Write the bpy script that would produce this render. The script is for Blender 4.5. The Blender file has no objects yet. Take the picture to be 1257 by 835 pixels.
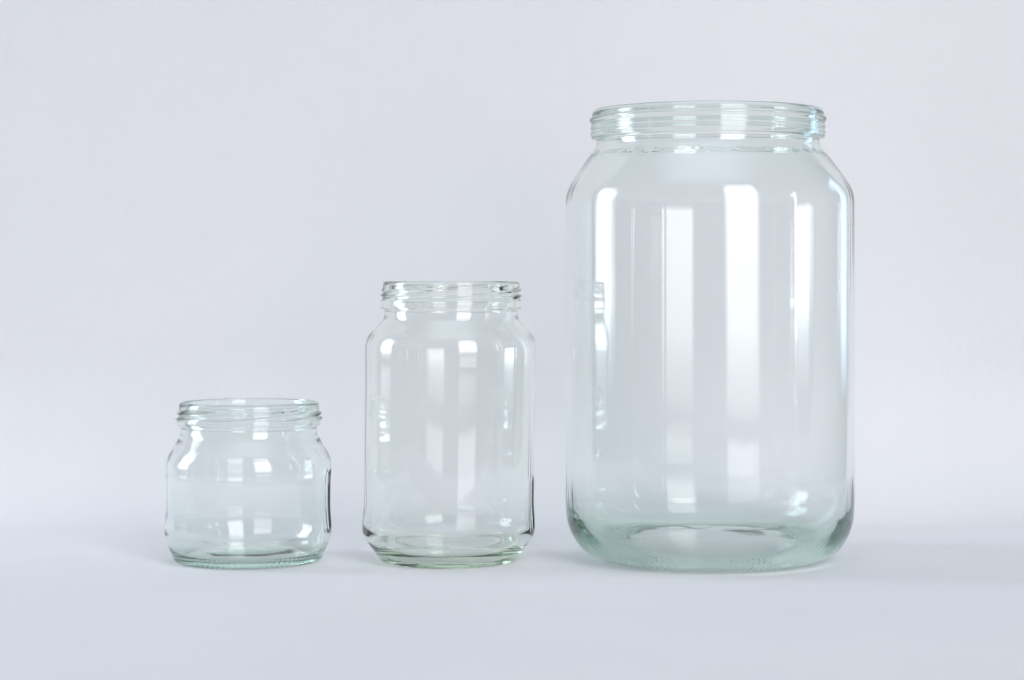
import bpy, math, random
from mathutils import Vector, noise

sc = bpy.context.scene
S = 1.0 / 2300.0                      # one photograph pixel at the jars, in metres
EYE = 337 * S                         # lens height above the table
CAMD = 2600 * S

# ------------------------------------------------------------------ camera
cam_d = bpy.data.cameras.new('camera')
cam = bpy.data.objects.new('camera', cam_d)
sc.collection.objects.link(cam)
cam.location = (0, -CAMD, EYE)
cam.rotation_euler = (math.radians(90), 0, 0)
cam_d.sensor_width = 36
cam_d.lens = 2600 / 1257 * 36
cam_d.shift_y = -67.5 / 1257
cam_d.clip_start = 0.02
cam_d.clip_end = 50
sc.camera = cam

# ------------------------------------------------------------------ room light
w = bpy.data.worlds.new('World')
sc.world = w
w.use_nodes = True
bg = w.node_tree.nodes['Background']
bg.inputs['Color'].default_value = (0.80, 0.90, 1.0, 1)
bg.inputs['Strength'].default_value = 0.24

AX, AY = 0, 1
def window_light(name, loc, aim, sx, sy, radiance, col, soft_x=0.12, ramp=((0, 0), (0.1, 1), (0.95, 1), (1, 0))):
    d = bpy.data.lights.new(name, 'AREA')
    d.shape = 'RECTANGLE'
    d.size = sx; d.size_y = sy
    d.energy = radiance * math.pi * sx * sy
    d.color = col
    # the brightness over the pane: faded at the sides, the darker ground outside towards the sill
    d.use_nodes = True
    nt = d.node_tree; N = nt.nodes; L = nt.links
    em = N['Emission']
    geo = N.new('ShaderNodeNewGeometry')
    sep = N.new('ShaderNodeSeparateXYZ'); L.new(geo.outputs['Parametric'], sep.inputs[0])
    cx_ = N.new('ShaderNodeValToRGB'); cx_.color_ramp.interpolation = 'EASE'
    cr = cx_.color_ramp
    cr.elements[0].position = 0; cr.elements[0].color = (0, 0, 0, 1)
    cr.elements[1].position = 1; cr.elements[1].color = (0, 0, 0, 1)
    for p in (soft_x, 1 - soft_x):
        e = cr.elements.new(p); e.color = (1, 1, 1, 1)
    cy_ = N.new('ShaderNodeValToRGB'); cr = cy_.color_ramp
    cr.elements[0].position = ramp[0][0]; cr.elements[0].color = (ramp[0][1],) * 3 + (1,)
    cr.elements[1].position = ramp[-1][0]; cr.elements[1].color = (ramp[-1][1],) * 3 + (1,)
    for p, v in ramp[1:-1]:
        e = cr.elements.new(p); e.color = (v, v, v, 1)
    L.new(sep.outputs[AX], cx_.inputs[0]); L.new(sep.outputs[AY], cy_.inputs[0])
    mu = N.new('ShaderNodeMath'); mu.operation = 'MULTIPLY'
    L.new(cx_.outputs[0], mu.inputs[0]); L.new(cy_.outputs[0], mu.inputs[1])
    L.new(mu.outputs[0], em.inputs['Strength'])
    o = bpy.data.objects.new(name, d)
    sc.collection.objects.link(o)
    o.location = loc
    v = Vector(aim) - Vector(loc)
    o.rotation_euler = v.to_track_quat('-Z', 'Y').to_euler()
    return o

def dir_light(name, deg, dist, zlo, zhi, wid, rad, col, cx=0.0, **kw):
    a = math.radians(deg)             # 0 = towards the lens, positive = right
    x = cx + math.sin(a) * dist; y = -math.cos(a) * dist
    zc = (zlo + zhi) / 2
    return window_light(name, (x, y, zc), (cx, 0, zc), wid, zhi - zlo, rad, col, **kw)

dir_light('left_window_light', -95, 1.5, 0.0, 1.05, 0.66, 10.0, (0.84, 0.945, 1.0), 0.0, soft_x=0.30,
          ramp=((0, 0), (0.07, 0.25), (0.13, 0.9), (0.75, 1), (1, 0.15)))
dir_light('front_window_light', 21, 2.1, -0.05, 2.10, 1.12, 6.0, (1.0, 0.985, 0.99), 0.1, soft_x=0.16,
          ramp=((0, 0.12), (0.027, 0.3), (0.06, 0.62), (0.13, 0.8), (0.4, 1), (0.97, 1), (1, 0.4)))
dir_light('front_window_lower_pane_light', 21, 2.1, -0.20, -0.09, 1.0, 1.9, (0.98, 0.98, 1.0), 0.1)
dir_light('right_window_light', 64, 1.6, 0.04, 0.72, 0.085, 7.5, (0.93, 0.97, 1.0), 0.1, soft_x=0.3,
          ramp=((0, 0), (0.12, 0.5), (0.3, 1), (0.9, 1), (1, 0.2)))
dir_light('right_rear_window_light', 124, 1.3, 0.02, 0.9, 0.34, 2.6, (0.52, 0.74, 1.0), 0.1, soft_x=0.3)
window_light('overhead_fill_light', (0, -0.5, 1.9), (0, -0.1, 0), 2.4, 2.2, 1.3, (0.78, 0.90, 1.0), soft_x=0.4,  # soft overhead fill lamp, added to brighten the table from above
             ramp=((0, 0), (0.4, 1), (0.6, 1), (1, 0)))

sc.view_settings.view_transform = 'Standard'
sc.view_settings.look = 'None'
sc.view_settings.gamma = 1
sc.view_settings.exposure = 0.12
sc.cycles.max_bounces = 28
sc.cycles.transmission_bounces = 24
sc.cycles.glossy_bounces = 12
sc.cycles.diffuse_bounces = 5
sc.cycles.caustics_refractive = True
sc.cycles.caustics_reflective = True
sc.cycles.blur_glossy = 0.2
sc.cycles.sample_clamp_indirect = 30
sc.cycles.use_denoising = True

# ------------------------------------------------------------------ materials
def paper_material():
    m = bpy.data.materials.new('matt_white_paper')
    m.use_nodes = True
    nt = m.node_tree; N = nt.nodes; L = nt.links
    b = N['Principled BSDF']
    b.inputs['Roughness'].default_value = 0.75
    b.inputs['Specular IOR Level'].default_value = 0.25
    tc = N.new('ShaderNodeTexCoord')
    n1 = N.new('ShaderNodeTexNoise'); n1.inputs['Scale'].default_value = 4.5; n1.inputs['Detail'].default_value = 5
    L.new(tc.outputs['Object'], n1.inputs['Vector'])
    cr = N.new('ShaderNodeValToRGB')
    cr.color_ramp.elements[0].position = 0.3; cr.color_ramp.elements[0].color = (0.764, 0.754, 0.776, 1)
    cr.color_ramp.elements[1].position = 0.7; cr.color_ramp.elements[1].color = (0.810, 0.795, 0.819, 1)
    L.new(n1.outputs['Fac'], cr.inputs['Fac'])
    L.new(cr.outputs['Color'], b.inputs['Base Color'])
    n2 = N.new('ShaderNodeTexNoise'); n2.inputs['Scale'].default_value = 900; n2.inputs['Detail'].default_value = 3
    L.new(tc.outputs['Object'], n2.inputs['Vector'])
    bp = N.new('ShaderNodeBump'); bp.inputs['Strength'].default_value = 0.35; bp.inputs['Distance'].default_value = 0.0004
    L.new(n2.outputs['Fac'], bp.inputs['Height'])
    L.new(bp.outputs['Normal'], b.inputs['Normal'])
    return m

def glass_material(name, sigma, ior=1.5):
    """clear bottle glass; each crossing absorbs along half the wall's thickness (attribute 'wall')"""
    m = bpy.data.materials.new(name)
    m.use_nodes = True
    nt = m.node_tree; N = nt.nodes; L = nt.links
    N.remove(N['Principled BSDF'])
    out = N['Material Output']
    geo = N.new('ShaderNodeNewGeometry')
    dot = N.new('ShaderNodeVectorMath'); dot.operation = 'DOT_PRODUCT'
    L.new(geo.outputs['Incoming'], dot.inputs[0]); L.new(geo.outputs['Normal'], dot.inputs[1])
    def M(op, a, b=None, c=None):
        n = N.new('ShaderNodeMath'); n.operation = op
        for k, v in enumerate((a, b, c)):
            if v is None: continue
            if isinstance(v, (int, float)): n.inputs[k].default_value = v
            else: L.new(v, n.inputs[k])
        return n.outputs[0]
    c = M('ABSOLUTE', dot.outputs['Value'])
    s2 = M('SUBTRACT', 1.0, M('MULTIPLY', c, c))
    ct = M('SQRT', M('SUBTRACT', 1.0, M('DIVIDE', s2, ior * ior)))
    bf = geo.outputs['Backfacing']
    cc = M('ADD', M('MULTIPLY', c, bf), M('MULTIPLY', ct, M('SUBTRACT', 1.0, bf)))
    cc = M('MAXIMUM', cc, 0.06)
    at = N.new('ShaderNodeAttribute'); at.attribute_name = 'wall'
    path = M('DIVIDE', at.outputs['Fac'], cc)          # metres of glass per crossing
    ch = [M('EXPONENT', M('MULTIPLY', path, -s)) for s in sigma]
    comb = N.new('ShaderNodeCombineColor')
    for k in range(3): L.new(ch[k], comb.inputs[k])
    tint = comb.outputs['Color']
    refr = N.new('ShaderNodeBsdfRefraction'); refr.inputs['IOR'].default_value = ior; refr.inputs['Roughness'].default_value = 0
    L.new(tint, refr.inputs['Color'])
    mixc = N.new('ShaderNodeMix'); mixc.data_type = 'RGBA'
    L.new(bf, mixc.inputs['Factor'])
    mixc.inputs['A'].default_value = (1, 1, 1, 1)
    L.new(tint, mixc.inputs['B'])
    gl = N.new('ShaderNodeBsdfGlossy'); gl.inputs['Roughness'].default_value = 0.035
    L.new(mixc.outputs['Result'], gl.inputs['Color'])
    fr = N.new('ShaderNodeFresnel'); fr.inputs['IOR'].default_value = ior
    mx = N.new('ShaderNodeMixShader')
    L.new(fr.outputs['Fac'], mx.inputs['Fac']); L.new(refr.outputs[0], mx.inputs[1]); L.new(gl.outputs[0], mx.inputs[2])
    L.new(mx.outputs[0], out.inputs['Surface'])
    return m

PAPER = paper_material()

# ------------------------------------------------------------------ the paper sweep
def build_backdrop():
    X0, X1 = -0.62, 0.44
    prof = [(-0.40, 0.0)]
    y = -0.40
    while y < 0.15: 
        y += 0.05; prof.append((min(y, 0.15), 0.0))
    R = 0.10
    for k in range(1, 33):
        a = math.pi / 2 * k / 32 * 0.97
        prof.append((0.15 + R * math.sin(a), R * (1 - math.cos(a))))
    y, z = prof[-1]
    for k in range(1, 11):
        prof.append((y + 0.005 * k, z + 0.1 * k))
    nx = 80
    V = []; F = []
    for j, (yy, zz) in enumerate(prof):
        for i in range(nx + 1):
            x = X0 + (X1 - X0) * i / nx
            sweep = max(0.0, min(1.0, (yy - 0.12) / 0.1))
            n = noise.noise(Vector((x * 2.1, zz * 1.7, 3.3))) * 0.013 * sweep      # slack in the paper
            V.append((x, yy + n, zz + n * 0.2))
    th = 0.0006
    m = len(V)
    V += [(x, y + (th if z > 0.02 else 0), z - (th if z <= 0.02 else 0)) for x, y, z in V]
    W = nx + 1
    for j in range(len(prof) - 1):
        for i in range(nx):
            a = j * W + i
            F.append((a, a + 1, a + 1 + W, a + W))
            F.append((m + a, m + a + W, m + a + 1 + W, m + a + 1))
    J = (len(prof) - 1) * W
    for i in range(nx):
        F.append((i + 1, i, m + i, m + i + 1)); F.append((J + i, J + i + 1, m + J + i + 1, m + J + i))
    for j in range(len(prof) - 1):
        a = j * W; F.append((a, a + W, m + a + W, m + a))
        a = j * W + nx; F.append((a + W, a, m + a, m + a + W))
    me = bpy.data.meshes.new('backdrop'); me.from_pydata(V, [], F); me.update()
    me.shade_smooth()
    me.materials.append(PAPER)
    o = bpy.data.objects.new('backdrop', me); sc.collection.objects.link(o)
    o['kind'] = 'structure'
    return o
build_backdrop()

# ------------------------------------------------------------------ jars
def chaikin(P, it=3):
    for _ in range(it):
        Q = [P[0]]
        for a, b in zip(P[:-1], P[1:]):
            Q.append(tuple(a[k] * .75 + b[k] * .25 for k in range(3)))
            Q.append(tuple(a[k] * .25 + b[k] * .75 for k in range(3)))
        Q.append(P[-1])
        P = Q
    return P

def resample(P, step):
    out = [P[0]]
    for a, b in zip(P[:-1], P[1:]):
        d = math.hypot(b[0] - a[0], b[1] - a[1])
        n = max(1, int(math.ceil(d / step)))
        for k in range(1, n + 1):
            t = k / n
            out.append(tuple(a[q] + (b[q] - a[q]) * t for q in range(3)))
    Q = [out[0]]
    for p in out[1:]:
        if math.hypot(p[0] - Q[-1][0], p[1] - Q[-1][1]) > 0.22: Q.append(p)
    if Q[-1][0] > 1e-6: Q[-1] = (0.0, Q[-1][1], Q[-1][2])
    return Q

def sm(a, b, x):
    t = max(0.0, min(1.0, (x - a) / (b - a))); return t * t * (3 - 2 * t)

def wrap(a):
    return (a + math.pi) % (2 * math.pi) - math.pi

def build_jar(name, label, cx, outer, inner, naz, knurls, knurl_zone, threads, lean, seed,
              cuts, glass, side_groove=None, inner_ring=None, spin=0.0):
    """outer, inner: profile points (radius, height) in px, from the axis under the base up over the rim
    and down inside to the axis.  cuts = (base_top, body_top, rim_bottom)."""
    P = [(r, h, 0.0) for r, h in outer] + [(r, h, 1.0) for r, h in inner]
    P = chaikin(P, 3)
    P = resample(P, 2.6)
    npf = len(P)
    def nz(x, y, z): return noise.noise(Vector((x + seed * 7.3, y - seed * 3.1, z + seed)))
    # local wall thickness from the two profile halves
    outp = [p for p in P if p[2] < 0.5]; inp = [p for p in P if p[2] >= 0.5]
    THIN = 0.75                           # blown walls: thinner than the gap modelled, the finish and foot are not
    RMAX = max(p[0] for p in P)
    HEEL = 0.9 if RMAX > 150 else 1.3      # the heel is seen lengthwise, through far more glass than its depth
    def thick(p):
        o = inp if p[2] < 0.5 else outp
        return min(math.hypot(p[0] - q[0], p[1] - q[1]) for q in o)
    TH = [max(2.0, thick(p)) * (1 - (1 - THIN) * sm(60, 90, p[1]) * (1 - sm(cuts[1] - 20, cuts[2], p[1]))) * (1 + (HEEL if p[2] < 0.5 else 0.2) * (1 - sm(10, 36, p[1])) * sm(0.62, 0.78, p[0] / RMAX)) for p in P]
    V = []; WALL = []; LUG = {}
    htop = max(p[1] for p in P)
    for j, (r, h, side) in enumerate(P):
        inside = side >= 0.5
        if r < 1e-6:
            V.append((0.0, 0.0, h)); WALL.append(TH[j] * S * 0.5)
    # rings
    ring_index = []
    V = []; WALL = []
    lug_of = {}
    for j, (r, h, side) in enumerate(P):
        inside = side >= 0.5
        if r < 1e-6:
            ring_index.append((len(V), True)); V.append((lean(h), 0, h)); WALL.append(TH[j] * S * .5)
            continue
        ring_index.append((len(V), False))
        body = sm(cuts[0] - 10, cuts[0] + 25, h) * (1 - sm(cuts[1] - 5, cuts[2], h))
        lowr = min(1.0, r / 40.0)
        for i in range(naz):
            a = 2 * math.pi * i / naz            # 0 = +x (right), -pi/2 = towards the lens
            ca, sa = math.cos(a), math.sin(a)
            dr = 0.0; dh = 0.0
            if inside:
                dr += 0.36 * body * nz(ca * 2.2, sa * 2.2, h * 0.003)
                dr += 0.10 * body * nz(ca * 17, sa * 19, h * 0.003)
                dr += 0.03 * body * nz(ca * 5, sa * 5, h * 0.012)
                if h < cuts[0]:
                    dh += 0.9 * lowr * nz(ca * r * 0.03, sa * r * 0.03, 5.0)
            else:
                dr += 0.30 * body * nz(ca * 1.6 + 9, sa * 1.6, h * 0.005)
                dr += 0.04 * body * nz(ca * 9, sa * 9 + 4, h * 0.006)
                for sa_ in (-1.96, 1.18):                # mould seam
                    dr += 0.10 * body * math.exp(-(wrap(a - sa_) / 0.010) ** 2)
            if not inside and knurls:
                k0, k1 = knurl_zone
                wz = sm(k0[0] - 3, k0[0] + 2, r) * (1 - sm(k1[1] - 4, k1[1], h))
                if h < k1[1] + 1 and wz > 0:
                    kk = max(0.0, math.cos(knurls * a + h * 0.10)) ** 2
                    dr += 0.17 * wz * kk * sm(0, 4, h)
                    dh -= 0.75 * wz * kk * (1 - sm(1, 8, h))
                    dh += 0.0
            if inner_ring and inside:
                hr, amp, wd = inner_ring
                g = math.exp(-((h - hr) / wd) ** 2)
                if g > 0.01:
                    dr -= amp * g * (0.55 + 0.9 * nz(ca * 9, sa * 9, h * 0.12) + 0.25 * nz(ca * 60, sa * 60, h * .4))
            if side_groove:
                for (az, wdt, h0, h1, dep) in side_groove:
                    d = wrap(a - az)
                    if abs(d) < wdt * 1.6:
                        g = (1 - sm(wdt * 0.6, wdt * 1.3, abs(d))) * sm(h0, h0 + 5, h) * (1 - sm(h1 - 5, h1, h))
                        if inside: dr += dep * 0.8 * g * (math.cos(d / wdt * 5.0 + h * 0.035) * 0.6 + 0.5 * nz(d * 9, h * .06, 1))
                        else: dr -= dep * g
            if threads and not inside:
                n, h0, rise, span, amp, halfw = threads
                best = 0; bi = -1
                if h0 - 12 < h < h0 + rise + 12:
                    for q in range(n):
                        d = wrap(a - (2 * math.pi * q / n + spin))
                        if abs(d) <= span / 2:
                            t = d / span + 0.5
                            hc = h0 + rise * t
                            e = sm(0, 0.10, t) * (1 - sm(0.90, 1, t))
                            x = (h - hc) / halfw
                            g = math.exp(-x * x * 1.6) * e
                            if g > best: best = g; bi = q
                    dr += amp * best
                    if best > 0.25: lug_of[len(V)] = bi
            rr = r + dr
            V.append((rr * ca + lean(h), rr * sa, h + dh)); WALL.append(TH[j] * S * .5)
    F = []; FT = []
    def part_of(j, vi):
        r, h, side = P[j]
        if h < cuts[0]: return 'base'
        if h < cuts[1]: return 'body'
        if h < cuts[2]: return 'shoulder'
        return 'rim'
    for j in range(npf - 1):
        (s0, p0), (s1, p1) = ring_index[j], ring_index[j + 1]
        part = part_of(j, None)
        for i in range(naz):
            k = (i + 1) % naz
            if p0: f = (s0, s1 + k, s1 + i)
            elif p1: f = (s0 + i, s0 + k, s1)
            else: f = (s0 + i, s0 + k, s1 + k, s1 + i)
            t = part
            if part == 'rim' and threads:
                q = [lug_of.get(v, -1) for v in f]
                if min(q) >= 0: t = 'thread%d' % q[0]
            F.append(f); FT.append(t)
    # whole surface once, for seamless normals
    me = bpy.data.meshes.new('tmp'); me.from_pydata([(x * S, y * S, z * S) for x, y, z in V], [], F)
    me.update()
    import numpy as np
    nrm = np.zeros(len(V) * 3); me.vertices.foreach_get('normal', nrm); nrm = nrm.reshape(-1, 3)
    # sanity: the outer wall must face outwards
    mid = next(j for j, p in enumerate(P) if p[2] < 0.5 and p[1] > (cuts[0] + cuts[1]) / 2)
    vi = ring_index[mid][0]
    if nrm[vi][0] < 0:
        F = [tuple(reversed(f)) for f in F]; nrm = -nrm
    bpy.data.meshes.remove(me)
    root = bpy.data.objects.new(name, None); root.empty_display_size = 0.02
    sc.collection.objects.link(root)
    root.location = (cx * S, 0 if cx > 200 else -12 * S, 0.00012 + (1.1 * S if knurls else 0))
    root['label'] = label; root['category'] = 'jar'
    objs = {}
    order = ['base', 'body', 'shoulder', 'rim'] + sorted({t for t in FT if t.startswith('thread')})
    for part in order:
        idx = [k for k, t in enumerate(FT) if t == part]
        if not idx: continue
        mp = {}; vv = []; ff = []
        for k in idx:
            g = []
            for v in F[k]:
                if v not in mp: mp[v] = len(vv); vv.append(v)
                g.append(mp[v])
            ff.append(g)
        m = bpy.data.meshes.new(part); m.from_pydata([(V[v][0] * S, V[v][1] * S, V[v][2] * S) for v in vv], [], ff)
        m.update(); m.shade_smooth()
        at = m.attributes.new('wall', 'FLOAT', 'POINT')
        at.data.foreach_set('value', [WALL[v] for v in vv])
        m.normals_split_custom_set_from_vertices([tuple(nrm[v]) for v in vv])
        m.materials.append(glass)
        nm = 'thread' if part.startswith('thread') else part
        o = bpy.data.objects.new(nm, m); sc.collection.objects.link(o)
        o.parent = objs['rim'] if nm == 'thread' else root
        objs[part] = o
    return root

CX = 628.5
SIG = (22.0, 11.5, 16.0)
GREEN = glass_material('pale_green_glass', SIG)
CLEAR = glass_material('clear_glass', (11.5, 6.0, 12.0))

# --- large jar
big_outer = [(0, 13), (60, 11.5), (95, 7), (107, 2), (114, 0), (120, 0), (134, 1.8), (147, 6.5), (158.5, 14.5), (167, 26.5), (173.2, 41),
             (176.4, 58), (176.5, 120), (176.5, 300), (176.5, 428), (176.5, 436), (175.4, 447), (170, 459.5), (154.5, 482), (140, 501.5), (136.5, 506),
             (136, 514.5), (142.5, 515.2), (143, 518.5), (143.7, 522), (142.6, 525), (143.6, 528), (142.6, 531.5), (143, 535), (144.8, 536.5), (144.8, 539.5), (142, 540.5), (142, 545), (140, 549.5), (136, 550.5)]
big_inner = [(134, 549), (132.5, 544), (132, 535), (131.5, 520), (131, 508), (133, 501), (149.8, 479.5), (165, 457.5), (170.6, 446), (172, 436),
             (172, 428), (172, 300), (172, 120), (170.8, 77), (168, 55), (160, 37), (147, 22), (132, 11.5), (117, 9), (105, 10.5), (60, 15.5), (0, 17)]
build_jar('large_jar', 'tallest and widest empty glass jar, standing on the right', 870.5 - CX, big_outer, big_inner,
          880, 110, ((112,), (0, 20)), None, lambda h: -2.0 * sm(440, 520, h), 1.0,
          (58, 440, 512), GREEN, inner_ring=(495, 0.9, 3.0))

# --- middle jar
mid_outer = [(0, 7), (50, 6), (64, 2.5), (70, 0), (77, 0), (82, 1.0), (85.5, 5.5), (98, 22.5), (104, 31), (105.7, 38), (105.2, 52),
             (104.0, 68), (103.9, 84), (103.9, 160), (103.9, 236), (104.6, 252), (104.8, 263), (102, 274), (94.5, 282.5), (86.5, 290), (82, 296), (81, 301), (81, 307),
             (85.6, 308), (86, 311), (86, 318), (84, 320), (83.6, 325), (83.6, 336), (83, 340.5), (80, 341.5)]
mid_inner = [(77.5, 340.5), (76.5, 336), (76.5, 320), (76.5, 300), (78, 293), (83, 286.5), (91, 278.5), (98, 271), (100.2, 262), (100.2, 252), (99.4, 236),
             (99.4, 160), (99.4, 84), (99.6, 70), (100.8, 48), (100.6, 41), (98, 34), (92, 25), (83, 16), (75, 12), (68, 10.5), (62, 13.5), (40, 15), (0, 15.5)]
build_jar('medium_jar', 'medium tall empty glass jar with screw threads, standing in the middle between the other two', 550.5 - CX, mid_outer, mid_inner,
          640, 0, None, (6, 320.5, 11, math.radians(94), 3.0, 1.45), lambda h: 4.0 * (h / 340.0), 2.0,
          (56, 255, 304), CLEAR, side_groove=[(math.radians(-12), 0.10, 38, 105, 1.6)], spin=0.35)

# --- small jar
sml_outer = [(0, 8), (56, 7), (72, 3), (79, 0), (84, 0), (87.5, 1), (90.5, 5), (94, 12), (98, 21), (101, 30), (101.3, 36), (101.2, 44),
             (100.4, 53), (99.6, 64), (99.6, 88), (100.2, 104), (100.9, 110), (100.5, 121), (97.4, 129), (90, 141), (85, 150), (82.5, 155), (82, 164),
             (87, 165), (87.4, 168), (87, 173), (85.6, 175), (85.2, 179), (85.2, 188), (84.3, 192), (81.5, 193.5)]
sml_inner = [(79, 192), (78, 188), (78, 172), (77.5, 158), (80, 150), (86.3, 141), (93, 129.5), (96, 121), (96.4, 109), (95.6, 88), (95.5, 64), (96, 50),
             (97, 38), (95.5, 28), (91, 17), (86, 9.5), (79, 8), (71, 10.5), (40, 15), (0, 16)]
build_jar('small_jar', 'shortest squat empty glass jar with screw threads, standing on the left', 306 - CX, sml_outer, sml_inner,
          640, 80, ((76,), (0, 9)), (6, 172, 10.5, math.radians(96), 3.0, 1.45), lambda h: 1.5 * (h / 190.0), 3.0,
          (46, 108, 161), GREEN, side_groove=[(math.radians(-8), 0.13, 36, 112, 2.3)], spin=-0.2)
